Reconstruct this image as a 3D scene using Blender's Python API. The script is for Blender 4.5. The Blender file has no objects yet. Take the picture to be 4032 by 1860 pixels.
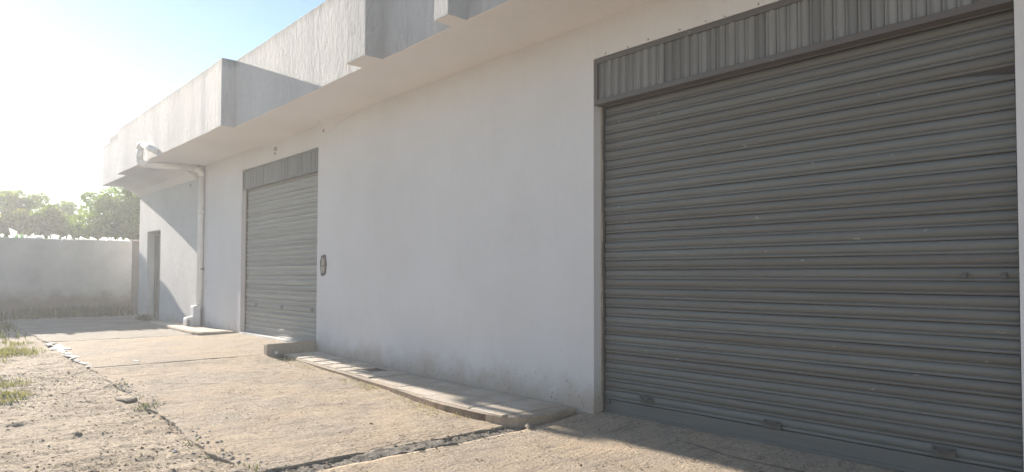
import bpy, bmesh, math, random
import numpy as np
from mathutils import Matrix, Vector

S = bpy.context.scene
C = S.collection
rnd = random.Random(7)
RNG = np.random.default_rng(11)

# ------------------------------------------------------------------ camera
CAM = (0.0, -5.896, 1.5)
YAW, PIT, ROL, FPX, CY = 0.848731, 0.0316336, 0.00297557, 2657.965, 1004.986
cd = bpy.data.cameras.new("camera")
co = bpy.data.objects.new("camera", cd)
C.objects.link(co)
F = Vector((-math.sin(YAW) * math.cos(PIT), math.cos(YAW) * math.cos(PIT), math.sin(PIT)))
R0 = Vector((math.cos(YAW), math.sin(YAW), 0))
U0 = R0.cross(F)
R1 = R0 * math.cos(ROL) + U0 * math.sin(ROL)
U1 = -R0 * math.sin(ROL) + U0 * math.cos(ROL)
co.matrix_world = Matrix(((R1.x, U1.x, -F.x, CAM[0]), (R1.y, U1.y, -F.y, CAM[1]),
                          (R1.z, U1.z, -F.z, CAM[2]), (0, 0, 0, 1)))
cd.sensor_fit = 'HORIZONTAL'
cd.sensor_width = 36.0
cd.lens = 36.0 * FPX / 4032
cd.shift_y = (CY - 930) / 4032
cd.clip_start = 0.05
cd.clip_end = 2000
S.camera = co

# ------------------------------------------------------------------ sky and sun
SUN = Vector((1.0, 0.059, -0.345)).normalized()        # the way the light travels
ELEV = math.asin(-SUN.z)
w = bpy.data.worlds.new("World")
S.world = w
w.use_nodes = True
nt = w.node_tree
nt.nodes.clear()
sky = nt.nodes.new("ShaderNodeTexSky")
sky.sky_type = 'NISHITA'
sky.sun_disc = False
sky.sun_elevation = ELEV
sky.sun_rotation = math.atan2(-SUN.x, -SUN.y)
sky.air_density = 1.0
sky.dust_density = 0.05
sky.ozone_density = 1.0
bg = nt.nodes.new("ShaderNodeBackground")
bg.inputs[1].default_value = 0.066
wo = nt.nodes.new("ShaderNodeOutputWorld")
nt.links.new(sky.outputs[0], bg.inputs[0])
nt.links.new(bg.outputs[0], wo.inputs[0])
sl = bpy.data.lights.new("sun", 'SUN')
sl.energy = 5.0
sl.angle = math.radians(0.55)
sl.color = (1.0, 0.90, 0.775)
so = bpy.data.objects.new("sun", sl)
C.objects.link(so)
so.rotation_euler = SUN.to_track_quat('-Z', 'Y').to_euler()
S.view_settings.view_transform = 'Standard'
S.view_settings.look = 'None'
S.view_settings.gamma = 1
S.view_settings.use_curve_mapping = False
S.view_settings.exposure = 1.44
GLARE_HAZE_DENSITY = 0.0025  # strength of the volume that imitates lens glare
S.cycles.max_bounces = 8
S.cycles.diffuse_bounces = 5
S.cycles.volume_bounces = 1
S.cycles.volume_step_rate = 4
S.cycles.use_denoising = True


# ------------------------------------------------------------------ node helpers
class N:
    def __init__(s, name):
        s.m = bpy.data.materials.new(name)
        s.m.use_nodes = True
        s.t = s.m.node_tree
        s.t.nodes.clear()
        s.out = s.t.nodes.new("ShaderNodeOutputMaterial")
        s.b = s.t.nodes.new("ShaderNodeBsdfPrincipled")
        s.t.links.new(s.b.outputs[0], s.out.inputs[0])

    def n(s, k, **kw):
        x = s.t.nodes.new(k)
        for a, v in kw.items():
            setattr(x, a, v)
        return x

    def l(s, a, b):
        s.t.links.new(a, b)

    def pos(s):
        return s.n("ShaderNodeNewGeometry").outputs["Position"]

    def obj(s):
        return s.n("ShaderNodeTexCoord").outputs["Object"]

    def mp(s, v, sc=(1, 1, 1), loc=(0, 0, 0)):
        x = s.n("ShaderNodeMapping")
        x.inputs["Scale"].default_value = sc
        x.inputs["Location"].default_value = loc
        s.l(v, x.inputs[0])
        return x.outputs[0]

    def noise(s, v, scale, det=4, rough=.55, dist=0):
        x = s.n("ShaderNodeTexNoise")
        x.inputs["Scale"].default_value = scale
        x.inputs["Detail"].default_value = det
        x.inputs["Roughness"].default_value = rough
        x.inputs["Distortion"].default_value = dist
        s.l(v, x.inputs["Vector"])
        return x.outputs["Fac"]

    def voro(s, v, scale, feat='F1', rand=1.0):
        x = s.n("ShaderNodeTexVoronoi", feature=feat)
        x.inputs["Scale"].default_value = scale
        x.inputs["Randomness"].default_value = rand
        s.l(v, x.inputs["Vector"])
        return x.outputs["Distance"]

    def rng(s, v, a, b, c=0., d=1., sm=False):
        x = s.n("ShaderNodeMapRange")
        if sm:
            x.interpolation_type = 'SMOOTHSTEP'
        for i, q in enumerate((a, b, c, d)):
            x.inputs[1 + i].default_value = q
        s.l(v, x.inputs[0])
        return x.outputs[0]

    def math(s, op, a, b=None):
        x = s.n("ShaderNodeMath", operation=op)
        for i, q in enumerate((a, b)):
            if q is None:
                continue
            if isinstance(q, (int, float)):
                x.inputs[i].default_value = q
            else:
                s.l(q, x.inputs[i])
        return x.outputs[0]

    def mix(s, f, a, b, mode='MIX'):
        x = s.n("ShaderNodeMix", data_type='RGBA', blend_type=mode)
        for k, q in ((0, f), (6, a), (7, b)):
            if isinstance(q, (int, float)):
                x.inputs[k].default_value = q
            elif isinstance(q, tuple):
                x.inputs[k].default_value = (*q, 1) if len(q) == 3 else q
            else:
                s.l(q, x.inputs[k])
        return x.outputs[2]

    def sep(s, v):
        x = s.n("ShaderNodeSeparateXYZ")
        s.l(v, x.inputs[0])
        return x.outputs

    def col(s, c):
        if isinstance(c, tuple):
            s.b.inputs["Base Color"].default_value = (*c, 1)
        else:
            s.l(c, s.b.inputs["Base Color"])

    def bump(s, h, dist, strength=1.0, prev=None):
        x = s.n("ShaderNodeBump")
        x.inputs["Distance"].default_value = dist
        x.inputs["Strength"].default_value = strength
        s.l(h, x.inputs["Height"])
        if prev is not None:
            s.l(prev, x.inputs["Normal"])
        return x.outputs[0]

    def done(s, rough=.8, spec=.3, metal=0., normal=None):
        if isinstance(rough, (int, float)):
            s.b.inputs["Roughness"].default_value = rough
        else:
            s.l(rough, s.b.inputs["Roughness"])
        s.b.inputs["Specular IOR Level"].default_value = spec
        s.b.inputs["Metallic"].default_value = metal
        if normal is not None:
            s.l(normal, s.b.inputs["Normal"])
        return s.m


def plaster(name, c1, c2, coarse=.004, fine=.0012, dirt_base=True, top=None, streak=.12):
    n = N(name)
    p = n.pos()
    big = n.noise(p, .55, 5, .6)
    col = n.mix(n.rng(big, .35, .7), c1, c2)
    vert = n.noise(n.mp(p, (5, 5, .55)), 1.0, 5, .6, .3)
    col = n.mix(n.rng(vert, .55, .8, 0, streak), col, tuple(x * .8 for x in c2))
    z = n.sep(p)[2]
    if dirt_base:
        nz = n.noise(p, 2.6, 5, .6)
        h = n.math('SUBTRACT', z, n.math('MULTIPLY', nz, .62))
        col = n.mix(n.rng(h, -.42, .12, .75, 0., True), col, (.40, .31, .23))
        # flaked off specks low on the wall
        sp = n.noise(n.mp(p, (1, 1, .7)), 27, 3, .6)
        cl = n.noise(p, 1.7, 2, .5)
        zm = n.rng(z, .0, 1.0, .105, 0.)
        th = n.math('ADD', n.math('MULTIPLY', cl, .13), zm)
        k = n.rng(n.math('ADD', sp, th), .815, .83)
        col = n.mix(k, col, (.10, .10, .10))
    if top is not None:
        nz = n.noise(n.mp(p, (6, 6, 1.3)), 1.0, 5, .65)
        h = n.math('ADD', z, n.math('MULTIPLY', nz, .34))
        xx = n.sep(p)[0]
        t = n.math('MULTIPLY', n.math('MAXIMUM', n.math('SUBTRACT', n.math('MULTIPLY', xx, -1.), 15.), 0.), .009)
        h = n.math('SUBTRACT', h, t)
        col = n.mix(n.rng(h, top - .06, top + .19, 0, .65, True), col, (.22, .215, .205))
    n.col(col)
    b = n.bump(n.noise(n.mp(p, (3.6, 3.6, 1.35)), 3.0, 7, .68, .8), coarse * 8)
    b = n.bump(n.noise(n.mp(p, (1.5, 1.5, .8)), 11, 5, .7, .6), coarse * 2.2, 1., b)
    b = n.bump(n.noise(p, 34, 4, .6), fine * 3, 1.0, b)
    return n.done(.88, .2, 0, b)


M = {}
M['wall'] = plaster("white_wall_paint", (.675, .665, .682), (.62, .607, .617), .0016, .0006)
M['rough'] = plaster("rough_white_plaster", (.665, .655, .66), (.575, .565, .567), .0105, .0016)
M['parapet'] = plaster("weathered_parapet_plaster", (.60, .597, .605), (.50, .497, .505), .0070, .0034, False, 5.86, .3)
M['soffit'] = plaster("soffit_paint", (.80, .775, .765), (.75, .725, .712), .0010, .0004, False)


def concrete(name, c1, c2, c3, rel=.006, grit=.45):
    n = N(name)
    p = n.pos()
    a = n.noise(p, .9, 6, .62)
    b_ = n.noise(n.mp(p, (6.5, 1.5, 1)), 1.3, 6, .68, .5)
    f = n.noise(p, 46, 4, .65)
    col = n.mix(n.rng(a, .40, .60), c1, c2)
    col = n.mix(n.rng(b_, .50, .66, 0, .8), col, c3)
    g_ = n.noise(n.mp(p, (1.6, 1, 1)), 13, 4, .7)
    col = n.mix(n.rng(g_, .52, .72, 0, grit), col, c3)
    col = n.mix(n.rng(g_, .45, .28, 0, grit * .7), col, tuple(min(.75, x * 1.35) for x in c1))
    col = n.mix(n.rng(f, .3, .75, 0, .65), col, tuple(x * .62 for x in c1))
    v = n.voro(p, 21)
    pit = n.rng(v, .04, .16, 1, 0)
    pm = n.rng(n.noise(p, 2.3, 3), .47, .6)
    col = n.mix(n.math('MULTIPLY', n.math('MULTIPLY', pit, pm), .7), col, (.12, .10, .085))
    n.col(col)
    sp = n.noise(p, 30, 3, .6)
    sm = n.rng(n.noise(n.mp(p, (1, .6, 1)), 1.6, 4, .6), .40, .62)
    col = n.mix(n.math('MULTIPLY', n.rng(sp, .57, .64), n.math('MULTIPLY', n.math('ADD', sm, .25), grit * 1.1)), col, tuple(x * .62 for x in c3))
    col = n.mix(n.math('MULTIPLY', n.rng(sp, .40, .33), grit), col, tuple(min(.75, x * 1.4) for x in c1))
    n.col(col)
    h1 = n.noise(n.mp(p, (5.0, 1.8, 1)), 5.0, 7, .74, .6)
    b = n.bump(h1, rel * 2.2)
    b = n.bump(sp, rel * 1.6, 1., b)
    b = n.bump(n.noise(p, 80, 3, .7), rel * .8, 1., b)
    return n.done(.93, .12, 0, b)


M['apron'] = concrete("sandy_concrete", (.54, .435, .325), (.42, .37, .31), (.24, .212, .185), .0085, .55)
M['apron_rough'] = concrete("broken_grey_concrete", (.38, .35, .31), (.27, .25, .225), (.12, .112, .103), .016, .9)
M['apron_far'] = concrete("far_concrete", (.45, .40, .335), (.36, .325, .285), (.24, .22, .20), .010)
M['dirt'] = concrete("dry_dirt", (.58, .49, .385), (.43, .35, .265), (.24, .195, .152), .010, .75)
M['kerb'] = concrete("cement_kerb", (.46, .39, .315), (.40, .34, .28), (.32, .275, .23), .0022)
M['kerb_tan'] = concrete("sunlit_tan_cement", (.52, .405, .30), (.45, .35, .26), (.34, .26, .20), .003, .3)  # tan raised lighter to imitate sun on the rounded end
M['kerb_face'] = concrete("earthy_shaded_kerb_face", (.22, .165, .12), (.15, .115, .085), (.10, .08, .06), .010)  # soil brown, with the front face's shade put into the colour
M['whitewash'] = concrete("whitewashed_cement", (.80, .79, .77), (.72, .71, .69), (.6, .58, .55), .004)
M['stain'] = concrete("bare_mortar", (.20, .19, .18), (.15, .145, .14), (.11, .105, .10), .006)


def paving():
    n = N("paving_stone")
    p = n.pos()
    r = n.n("ShaderNodeObjectInfo").outputs["Random"]
    c = n.mix(r, (.50, .44, .37), (.60, .55, .48))
    c = n.mix(n.rng(n.noise(p, 3, 5, .6), .42, .68, 0, .75), c, (.43, .35, .265))
    c = n.mix(n.rng(n.noise(p, 50, 3, .6), .45, .75, 0, .4), c, (.28, .25, .22))
    n.col(c)
    b = n.bump(n.noise(p, 9, 6, .65), .012)
    b = n.bump(n.noise(p, 70, 3, .6), .002, 1, b)
    return n.done(.85, .2, 0, b)


M['paving'] = paving()


def painted_metal(name, c1, c2, rust=(.10, .06, .04), rough=.5, axis=0, dirt=.24):
    n = N(name)
    o = n.obj()
    info = n.n("ShaderNodeObjectInfo").outputs["Random"]
    comb = n.n("ShaderNodeCombineXYZ")
    for i in range(3):
        n.l(n.math('MULTIPLY', info, 37.0 + 11 * i), comb.inputs[i])
    va = n.n("ShaderNodeVectorMath", operation='ADD')
    n.l(o, va.inputs[0])
    n.l(comb.outputs[0], va.inputs[1])
    v = va.outputs[0]
    sc = (1.2, 8, 16) if axis == 0 else (16, 8, 1.2)
    a = n.noise(n.mp(v, sc), 1.0, 6, .65)
    c = n.mix(info, c1, c2)
    c = n.mix(n.rng(a, .40, .68, 0, dirt), c, tuple(x * .55 for x in c1))
    sc2 = (3, 30, 60) if axis == 0 else (60, 30, 3)
    r = n.noise(n.mp(v, sc2), 1.0, 5, .7)
    c = n.mix(n.rng(r, .64, .74, 0, .6), c, rust)
    ch = n.noise(n.mp(v, (9, 9, 22)), 1.0, 2, .5)
    c = n.mix(n.rng(ch, .745, .76, 0, .8), c, tuple(min(1, x * 2.2) for x in c1))
    n.col(c)
    b = n.bump(n.noise(n.mp(v, sc), 1.2, 3, .5), .003)
    rr = n.rng(a, .3, .8, rough - .1, rough + .22)
    return n.done(rr, .45, .0, b)


M['slat'] = painted_metal("grey_shutter_paint", (.140, .135, .127), (.17, .177, .175))
M['slat_far'] = painted_metal("glare_lightened_shutter_paint", (.30, .30, .285), (.36, .36, .345), dirt=.16)  # base grey raised to imitate glare over the distant shutter
M['rib'] = painted_metal("grey_hood_paint", (.14, .14, .14), (.235, .237, .24), axis=2)
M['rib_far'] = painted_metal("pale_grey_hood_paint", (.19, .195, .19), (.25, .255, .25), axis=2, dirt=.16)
M['hood'] = painted_metal("dark_hood_frame_paint", (.115, .104, .102), (.13, .12, .117))
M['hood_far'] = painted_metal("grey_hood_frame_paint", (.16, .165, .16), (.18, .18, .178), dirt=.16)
M['rust'] = painted_metal("rusty_backing", (.045, .03, .024), (.05, .034, .028))
M['darkmetal'] = painted_metal("dark_worn_metal", (.10, .095, .09), (.115, .11, .105))
M['leafdoor'] = painted_metal("grey_door_paint", (.20, .19, .18), (.22, .21, .20), axis=2)


def simple(name, c, rough=.6, spec=.3, bumpd=.002, sc=20, var=.75):
    n = N(name)
    p = n.pos()
    a = n.noise(p, sc * .3, 5, .6)
    n.col(n.mix(n.rng(a, .35, .7), c, tuple(x * var for x in c)))
    return n.done(rough, spec, 0, n.bump(n.noise(p, sc, 4, .6), bumpd))


M['pipe'] = simple("white_pvc_pipe", (.78, .77, .755), .55, .35, .001, 14, .88)
M['stone'] = simple("pale_stone", (.42, .385, .34), .9, .15, .01, 25)
M['white_stone'] = simple("chalky_stone", (.74, .73, .71), .9, .1, .01, 25, .85)
M['bark'] = simple("grey_bark", (.11, .085, .065), .95, .1, .02, 12)
M['rag'] = simple("black_plastic_scrap", (.03, .03, .032), .5, .4, .006, 30)
M['coverplate'] = simple("rusty_brown_plate", (.16, .12, .10), .8, .2, .004, 30)
M['litter'] = simple("dry_leaf_litter", (.20, .145, .09), .9, .1, .002, 6, .45)
M['plastic'] = simple("white_plastic_scrap", (.72, .73, .74), .5, .4, .003, 30, .9)


def leafy(name, c1, c2, trans=.45, sc=.8):
    n = N(name)
    p = n.pos()
    a = n.noise(p, sc, 3, .6)
    f = n.noise(p, 9, 2, .5)
    c = n.mix(n.rng(a, .35, .68), c1, c2)
    c = n.mix(n.rng(f, .4, .7, 0, .6), c, tuple(x * .6 for x in c1))
    n.col(c)
    n.b.inputs["Roughness"].default_value = .6
    n.b.inputs["Specular IOR Level"].default_value = .04
    tr = n.n("ShaderNodeBsdfTranslucent")
    cc = n.mix(1.0, c, (1.75, 1.95, .6), 'MULTIPLY')
    n.l(cc, tr.inputs[0])
    ms = n.n("ShaderNodeMixShader")
    ms.inputs[0].default_value = trans
    n.l(n.b.outputs[0], ms.inputs[1])
    n.l(tr.outputs[0], ms.inputs[2])
    n.l(ms.outputs[0], n.out.inputs[0])
    return n.m


M['leaf_a'] = leafy("tree_leaves", (.065, .108, .008), (.175, .225, .012), .46)
M['leaf_b'] = leafy("tree_leaves_olive", (.075, .105, .010), (.18, .205, .014), .46)
M['leaf_c'] = leafy("tree_leaves_dry", (.11, .112, .010), (.22, .205, .016), .46)
M['grass'] = leafy("green_grass", (.20, .185, .07), (.30, .27, .13), .22, 3)
M['grass_dark'] = leafy("weeds", (.06, .075, .028), (.10, .11, .04), .35, 3)
M['straw'] = leafy("dry_straw", (.50, .43, .32), (.34, .28, .19), .15, 6)


def glass(name, c):
    n = N(name)
    n.col(c)
    n.b.inputs["Roughness"].default_value = .18
    n.b.inputs["Specular IOR Level"].default_value = .6
    tr = n.n("ShaderNodeBsdfTranslucent")
    tr.inputs[0].default_value = (*c, 1)
    tp = n.n("ShaderNodeBsdfTransparent")
    tp.inputs[0].default_value = (*c, 1)
    a = n.n("ShaderNodeMixShader")
    a.inputs[0].default_value = .65
    n.l(n.b.outputs[0], a.inputs[1])
    n.l(tr.outputs[0], a.inputs[2])
    b = n.n("ShaderNodeMixShader")
    b.inputs[0].default_value = .12
    n.l(a.outputs[0], b.inputs[1])
    n.l(tp.outputs[0], b.inputs[2])
    n.l(b.outputs[0], n.out.inputs[0])
    return n.m


M['glass_white'] = glass("frosted_clear_glass", (.88, .90, .88))
M['glass_green'] = glass("green_bottle_glass", (.55, .78, .36))


# ------------------------------------------------------------------ mesh helpers
def hsh(i, j, k=0):
    n = (i.astype(np.int64) * 374761393 + j.astype(np.int64) * 668265263 + k * 2147483647) & 0xffffffff
    n = ((n ^ (n >> 13)) * 1274126177) & 0xffffffff
    return ((n ^ (n >> 16)) & 0xffff) / 65535.0


def vnoise(x, y, k=0):
    xi, yi = np.floor(x), np.floor(y)
    fx, fy = x - xi, y - yi
    fx, fy = fx * fx * (3 - 2 * fx), fy * fy * (3 - 2 * fy)
    a, b = hsh(xi, yi, k), hsh(xi + 1, yi, k)
    c, d = hsh(xi, yi + 1, k), hsh(xi + 1, yi + 1, k)
    return (a * (1 - fx) + b * fx) * (1 - fy) + (c * (1 - fx) + d * fx) * fy


def fbm(x, y, o=4, k=0):
    s, a, t = 0., .5, 0.
    for i in range(o):
        s = s + a * vnoise(x * 2 ** i + 17.3 * i, y * 2 ** i - 9.1 * i, k + i)
        t += a
        a *= .5
    return s / t - .5


def tilt(x):                                  # the far end of the yard stands slightly higher
    return .009 * max(0., -x - 15.)


class MB:
    def __init__(s):
        s.v, s.f, s.sm = [], [], []

    def add(s, vs, fs, smooth=False):
        o = len(s.v)
        s.v += [tuple(map(float, q)) for q in vs]
        s.f += [tuple(int(i) + o for i in q) for q in fs]
        s.sm += [smooth] * len(fs)
        return s

    def box(s, x0, x1, y0, y1, z0, z1, tl=False):
        vs = [(x, y, z + (tilt(x) if tl else 0)) for z in (z0, z1) for x, y in ((x0, y0), (x1, y0), (x1, y1), (x0, y1))]
        return s.add(vs, [(3, 2, 1, 0), (4, 5, 6, 7), (0, 1, 5, 4), (1, 2, 6, 5), (2, 3, 7, 6), (3, 0, 4, 7)])

    def prism(s, poly, axis, a, b, fn=None):
        """poly: 2-D outline swept along axis from a to b"""
        n = len(poly)
        vs = []
        for t in (a, b):
            for (p, q) in poly:
                vs.append({'x': (t, p, q), 'y': (p, t, q), 'z': (p, q, t)}[axis])
        if fn:
            vs = [fn(v) for v in vs]
        fs = [(i, (i + 1) % n, n + (i + 1) % n, n + i) for i in range(n)]
        fs += [tuple(range(n))[::-1], tuple(range(n, 2 * n))]
        return s.add(vs, fs)

    def tube(s, pts, r, seg=14, caps=True):
        pts = [Vector(p) for p in pts]
        rs = r if isinstance(r, (list, tuple)) else [r] * len(pts)
        rings = []
        t0 = (pts[1] - pts[0]).normalized()
        up = Vector((0, 0, 1)) if abs(t0.z) < .9 else Vector((1, 0, 0))
        nrm = t0.cross(up).normalized()
        for i, p in enumerate(pts):
            t = (pts[min(i + 1, len(pts) - 1)] - pts[max(i - 1, 0)]).normalized()
            nrm = (nrm - t * nrm.dot(t)).normalized()
            b = t.cross(nrm)
            rings.append([p + (nrm * math.cos(2 * math.pi * k / seg) + b * math.sin(2 * math.pi * k / seg)) * rs[i] for k in range(seg)])
        vs = [q for rg in rings for q in rg]
        fs = []
        for i in range(len(pts) - 1):
            for k in range(seg):
                a, b2 = i * seg + k, i * seg + (k + 1) % seg
                fs.append((a, b2, b2 + seg, a + seg))
        s.add(vs, fs, True)
        if caps:
            o = len(s.v) - len(vs)
            s.f += [tuple(o + k for k in range(seg))[::-1], tuple(o + len(vs) - seg + k for k in range(seg))]
            s.sm += [False, False]
        return s

    def mesh(s, name, mat, base=(0, 0, 0)):
        me = bpy.data.meshes.new(name)
        v = np.array(s.v, dtype=float) - np.array(base)
        me.from_pydata(v.tolist(), [], s.f)
        me.polygons.foreach_set("use_smooth", s.sm)
        me.materials.append(mat)
        bm = bmesh.new()
        bm.from_mesh(me)
        bmesh.ops.recalc_face_normals(bm, faces=bm.faces)
        bm.to_mesh(me)
        bm.free()
        me.update()
        return me

    def build(s, name, mat, parent=None, bevel=0., seg=2):
        base = wloc(parent) if parent is not None else Vector((0, 0, 0))
        o = bpy.data.objects.new(name, s.mesh(name, mat, base))
        C.objects.link(o)
        if parent is not None:
            o.parent = parent
        if bevel:
            m = o.modifiers.new("bevel", 'BEVEL')
            m.width = bevel
            m.segments = seg
            m.limit_method = 'ANGLE'
        return o


def wloc(o):
    v = Vector(o.location)
    while o.parent is not None:
        o = o.parent
        v += Vector(o.location)
    return v


def big_mesh(name, v, f, mat, smooth=False, parent=None):
    """numpy verts (n,3) and faces (m,k)"""
    me = bpy.data.meshes.new(name)
    f = np.asarray(f, dtype=np.int32)
    m, k = f.shape
    me.vertices.add(len(v))
    base = np.array(wloc(parent)) if parent is not None else np.zeros(3)
    me.vertices.foreach_set("co", (np.asarray(v, dtype=np.float32) - base.astype(np.float32)).ravel())
    me.loops.add(m * k)
    me.loops.foreach_set("vertex_index", f.ravel())
    me.polygons.add(m)
    me.polygons.foreach_set("loop_start", np.arange(0, m * k, k, dtype=np.int32))
    me.polygons.foreach_set("use_smooth", np.full(m, smooth))
    me.materials.append(mat)
    me.update(calc_edges=True)
    me.validate()
    o = bpy.data.objects.new(name, me)
    C.objects.link(o)
    if parent is not None:
        o.parent = parent
    return o


def tag(o, label=None, cat=None, group=None, kind=None):
    for k, v in (("label", label), ("category", cat), ("group", group), ("kind", kind)):
        if v:
            o[k] = v
    return o


def empty(name, loc):
    o = bpy.data.objects.new(name, None)
    o.location = loc
    C.objects.link(o)
    return o


def child(me, name, parent, wl, rot=(0, 0, 0), sc=(1, 1, 1)):
    o = bpy.data.objects.new(name, me)
    C.objects.link(o)
    o.parent = parent
    o.location = Vector(wl) - wloc(parent)
    o.rotation_euler = rot
    o.scale = sc
    return o


# ------------------------------------------------------------------ ground heights
GX = [-400, -60, -30, -22, -17, -14, -12.6, -12, -9, -6.7, -5.3, -4, 400]
GZ = [.4, .3, .10, .08, .07, .05, .02, -.02, -.112, -.142, -.162, -.168, -.168]


def zg(x, y):
    x, y = np.asarray(x, float), np.asarray(y, float)
    b = np.interp(x, GX, GZ)
    r = np.clip((y + 1.0) / 1.15, 0, 1)
    near = np.clip((x + 5.75) / .35, 0, 1)
    far = np.clip((x + 17.2) / .5, 0, 1) * np.clip((-12.45 - x) / .1, 0, 1)
    z = b + near * r * (-.075 - b) + far * r * (.115 - b)
    return z


# ------------------------------------------------------------------ ground sheet
def axis(dense0, dense1, step, far0, far1):
    a = list(np.arange(dense0, dense1 + 1e-6, step))
    s, q = step, dense0
    lo = []
    while q > far0:
        s *= 1.35
        q -= s
        lo.append(max(q, far0))
    s, q = step, dense1
    hi = []
    while q < far1:
        s *= 1.35
        q += s
        hi.append(min(q, far1))
    return np.array(sorted(set(lo)) + a + hi)


def edge_y(x):                                 # the ragged outer edge of the concrete
    x = np.asarray(x, float)
    return -3.78 + .16 * fbm(x * .7, x * 0 + 3.1, 4, 5) + .10 * fbm(x * 4.5, x * 0 + 1.7, 3, 9)


gx = axis(-20, 1.5, .045, -190, 190)
gy = axis(-8.4, -3.4, .045, -190, 190)
XX, YY = np.meshgrid(gx, gy, indexing='ij')
zb = zg(XX, np.minimum(YY, -1.2))
inside = ((YY > edge_y(XX) + .06) & (XX > -27.6)).astype(float)
rough = .045 * fbm(XX * 1.1, YY * 1.6, 4, 1) + .036 * fbm(XX * 5.2, YY * 4.2, 4, 2) + .028 * fbm(XX * 15, YY * 13, 2, 3)
ZZ = zb - .022 + rough * (1 - inside) - .09 * inside
nx, ny = len(gx), len(gy)
idx = np.arange(nx * ny).reshape(nx, ny)
faces = np.stack([idx[:-1, :-1], idx[1:, :-1], idx[1:, 1:], idx[:-1, 1:]], -1).reshape(-1, 4)
ground = big_mesh("ground", np.stack([XX, YY, ZZ], -1).reshape(-1, 3), faces, M['dirt'], True)
tag(ground, kind="structure")


def ground_z(x, y):
    """height of what one stands on at x, y (dirt or concrete)"""
    x, y = np.asarray(x, float), np.asarray(y, float)
    r = .045 * fbm(x * 1.1, y * 1.6, 4, 1) + .036 * fbm(x * 5.2, y * 4.2, 4, 2) + .028 * fbm(x * 15, y * 13, 2, 3)
    d = zg(x, np.minimum(y, -1.2)) - .022 + r
    s = zg(x, y)
    return np.where((y > edge_y(x)) & (x > -27), s, d)


# ------------------------------------------------------------------ concrete apron in slabs
apron = empty("concrete_apron", (-10, -2, 0))
tag(apron, kind="structure")


def slab(x0f, x1f, y1, mat, step, amp, k, xs, y0f=edge_y, drop=0.):
    """grid slab between two wavy cross joints, the wavy outer edge and y1; with real sides"""
    y_ = np.linspace(0, 1, max(8, int((y1 + 3.8) / step)))
    x_ = np.linspace(0, 1, max(8, int(xs / step)))
    A, B = np.meshgrid(x_, y_, indexing='ij')
    Yl = -3.8 + (y1 + 3.8) * B
    X = x0f(Yl) * (1 - A) + x1f(Yl) * A
    Y0 = y0f(X)
    Y = Y0 * (1 - B) + y1 * B
    Z = zg(X, Y) - drop + amp * fbm(X * 1.4, Y * 2.4, 3, k) + amp * .8 * fbm(X * 5, Y * 9, 4, k + 4)
    n0, n1 = A.shape
    top = np.stack([X, Y, Z], -1).reshape(-1, 3)
    id_ = np.arange(n0 * n1).reshape(n0, n1)
    fs = np.stack([id_[:-1, :-1], id_[1:, :-1], id_[1:, 1:], id_[:-1, 1:]], -1).reshape(-1, 4)
    ring = np.concatenate([id_[:, 0], id_[-1, 1:], id_[-2::-1, -1], id_[0, -2:0:-1]])
    low = top[ring].copy()
    low[:, 2] -= .12
    o = len(top)
    m = len(ring)
    j = np.arange(m)
    side = np.stack([ring, o + j, o + (j + 1) % m, ring[(j + 1) % m]], -1)
    ob = big_mesh("concrete_slab", np.concatenate([top, low]), np.concatenate([fs, side]), mat, False, apron)
    ob.data.polygons.foreach_set("use_smooth", np.concatenate([np.ones(len(fs), bool), np.zeros(m, bool)]))
    return ob


def jf(x, a, k):
    return lambda y: x + a * fbm(np.asarray(y) * 2.2, np.asarray(y) * 0 + k, 4, k)


slab(jf(-5.435, .08, 31), lambda y: np.asarray(y) * 0 + 5.5, .42, M['apron'], .045, .016, 3, 10.9)
slab(jf(-5.665, .06, 32), jf(-5.45, .09, 31), -.86, M['apron_rough'], .02, .07, 6, .26, drop=.008)
slab(jf(-12.535, .06, 33), jf(-5.69, .05, 32), .05, M['apron'], .04, .026, 8, 6.9)
slab(jf(-17.25, .08, 34), jf(-12.56, .06, 33), .42, M['apron'], .06, .014, 12, 4.7)
slab(lambda y: np.asarray(y) * 0 - 27.4, jf(-17.30, .08, 34), .05, M['apron_far'], .09, .022, 15, 10.1)

# hairline cracks in the slabs
def crack(pts_, wdt, k):
    P_, W_ = [], []
    for (xa, ya), (xb, yb) in zip(pts_[:-1], pts_[1:]):
        m = max(2, int(math.hypot(xb - xa, yb - ya) / .05))
        for q in range(m):
            t = q / m
            P_.append((xa + (xb - xa) * t, ya + (yb - ya) * t))
    X_ = np.array([p[0] for p in P_])
    Y_ = np.array([p[1] for p in P_])
    d_ = .10 * fbm(X_ * 1.7 + Y_ * 1.3, X_ * 0 + k, 4, k)
    X_, Y_ = X_ + d_, Y_ + d_ * .3
    w2 = wdt * (.3 + 1.4 * np.abs(fbm(X_ * 5 + Y_ * 5, X_ * 0 + k, 3, k + 3) + .5))
    w2[0] = w2[-1] = .0005
    tx, ty = np.gradient(X_), np.gradient(Y_)
    L_ = np.hypot(tx, ty) + 1e-6
    A_ = np.stack([X_ - ty / L_ * w2, Y_ + tx / L_ * w2], 1)
    B_ = np.stack([X_ + ty / L_ * w2, Y_ - tx / L_ * w2], 1)
    vs = []
    for a_, b_ in zip(A_, B_):
        for q in (a_, b_):
            vs.append((q[0], q[1], float(zg(q[0], q[1])) + .011))
    MB().add(vs, [(2 * i, 2 * i + 1, 2 * i + 3, 2 * i + 2) for i in range(len(A_) - 1)]).build("crack", M['stain'], apron)


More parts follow.
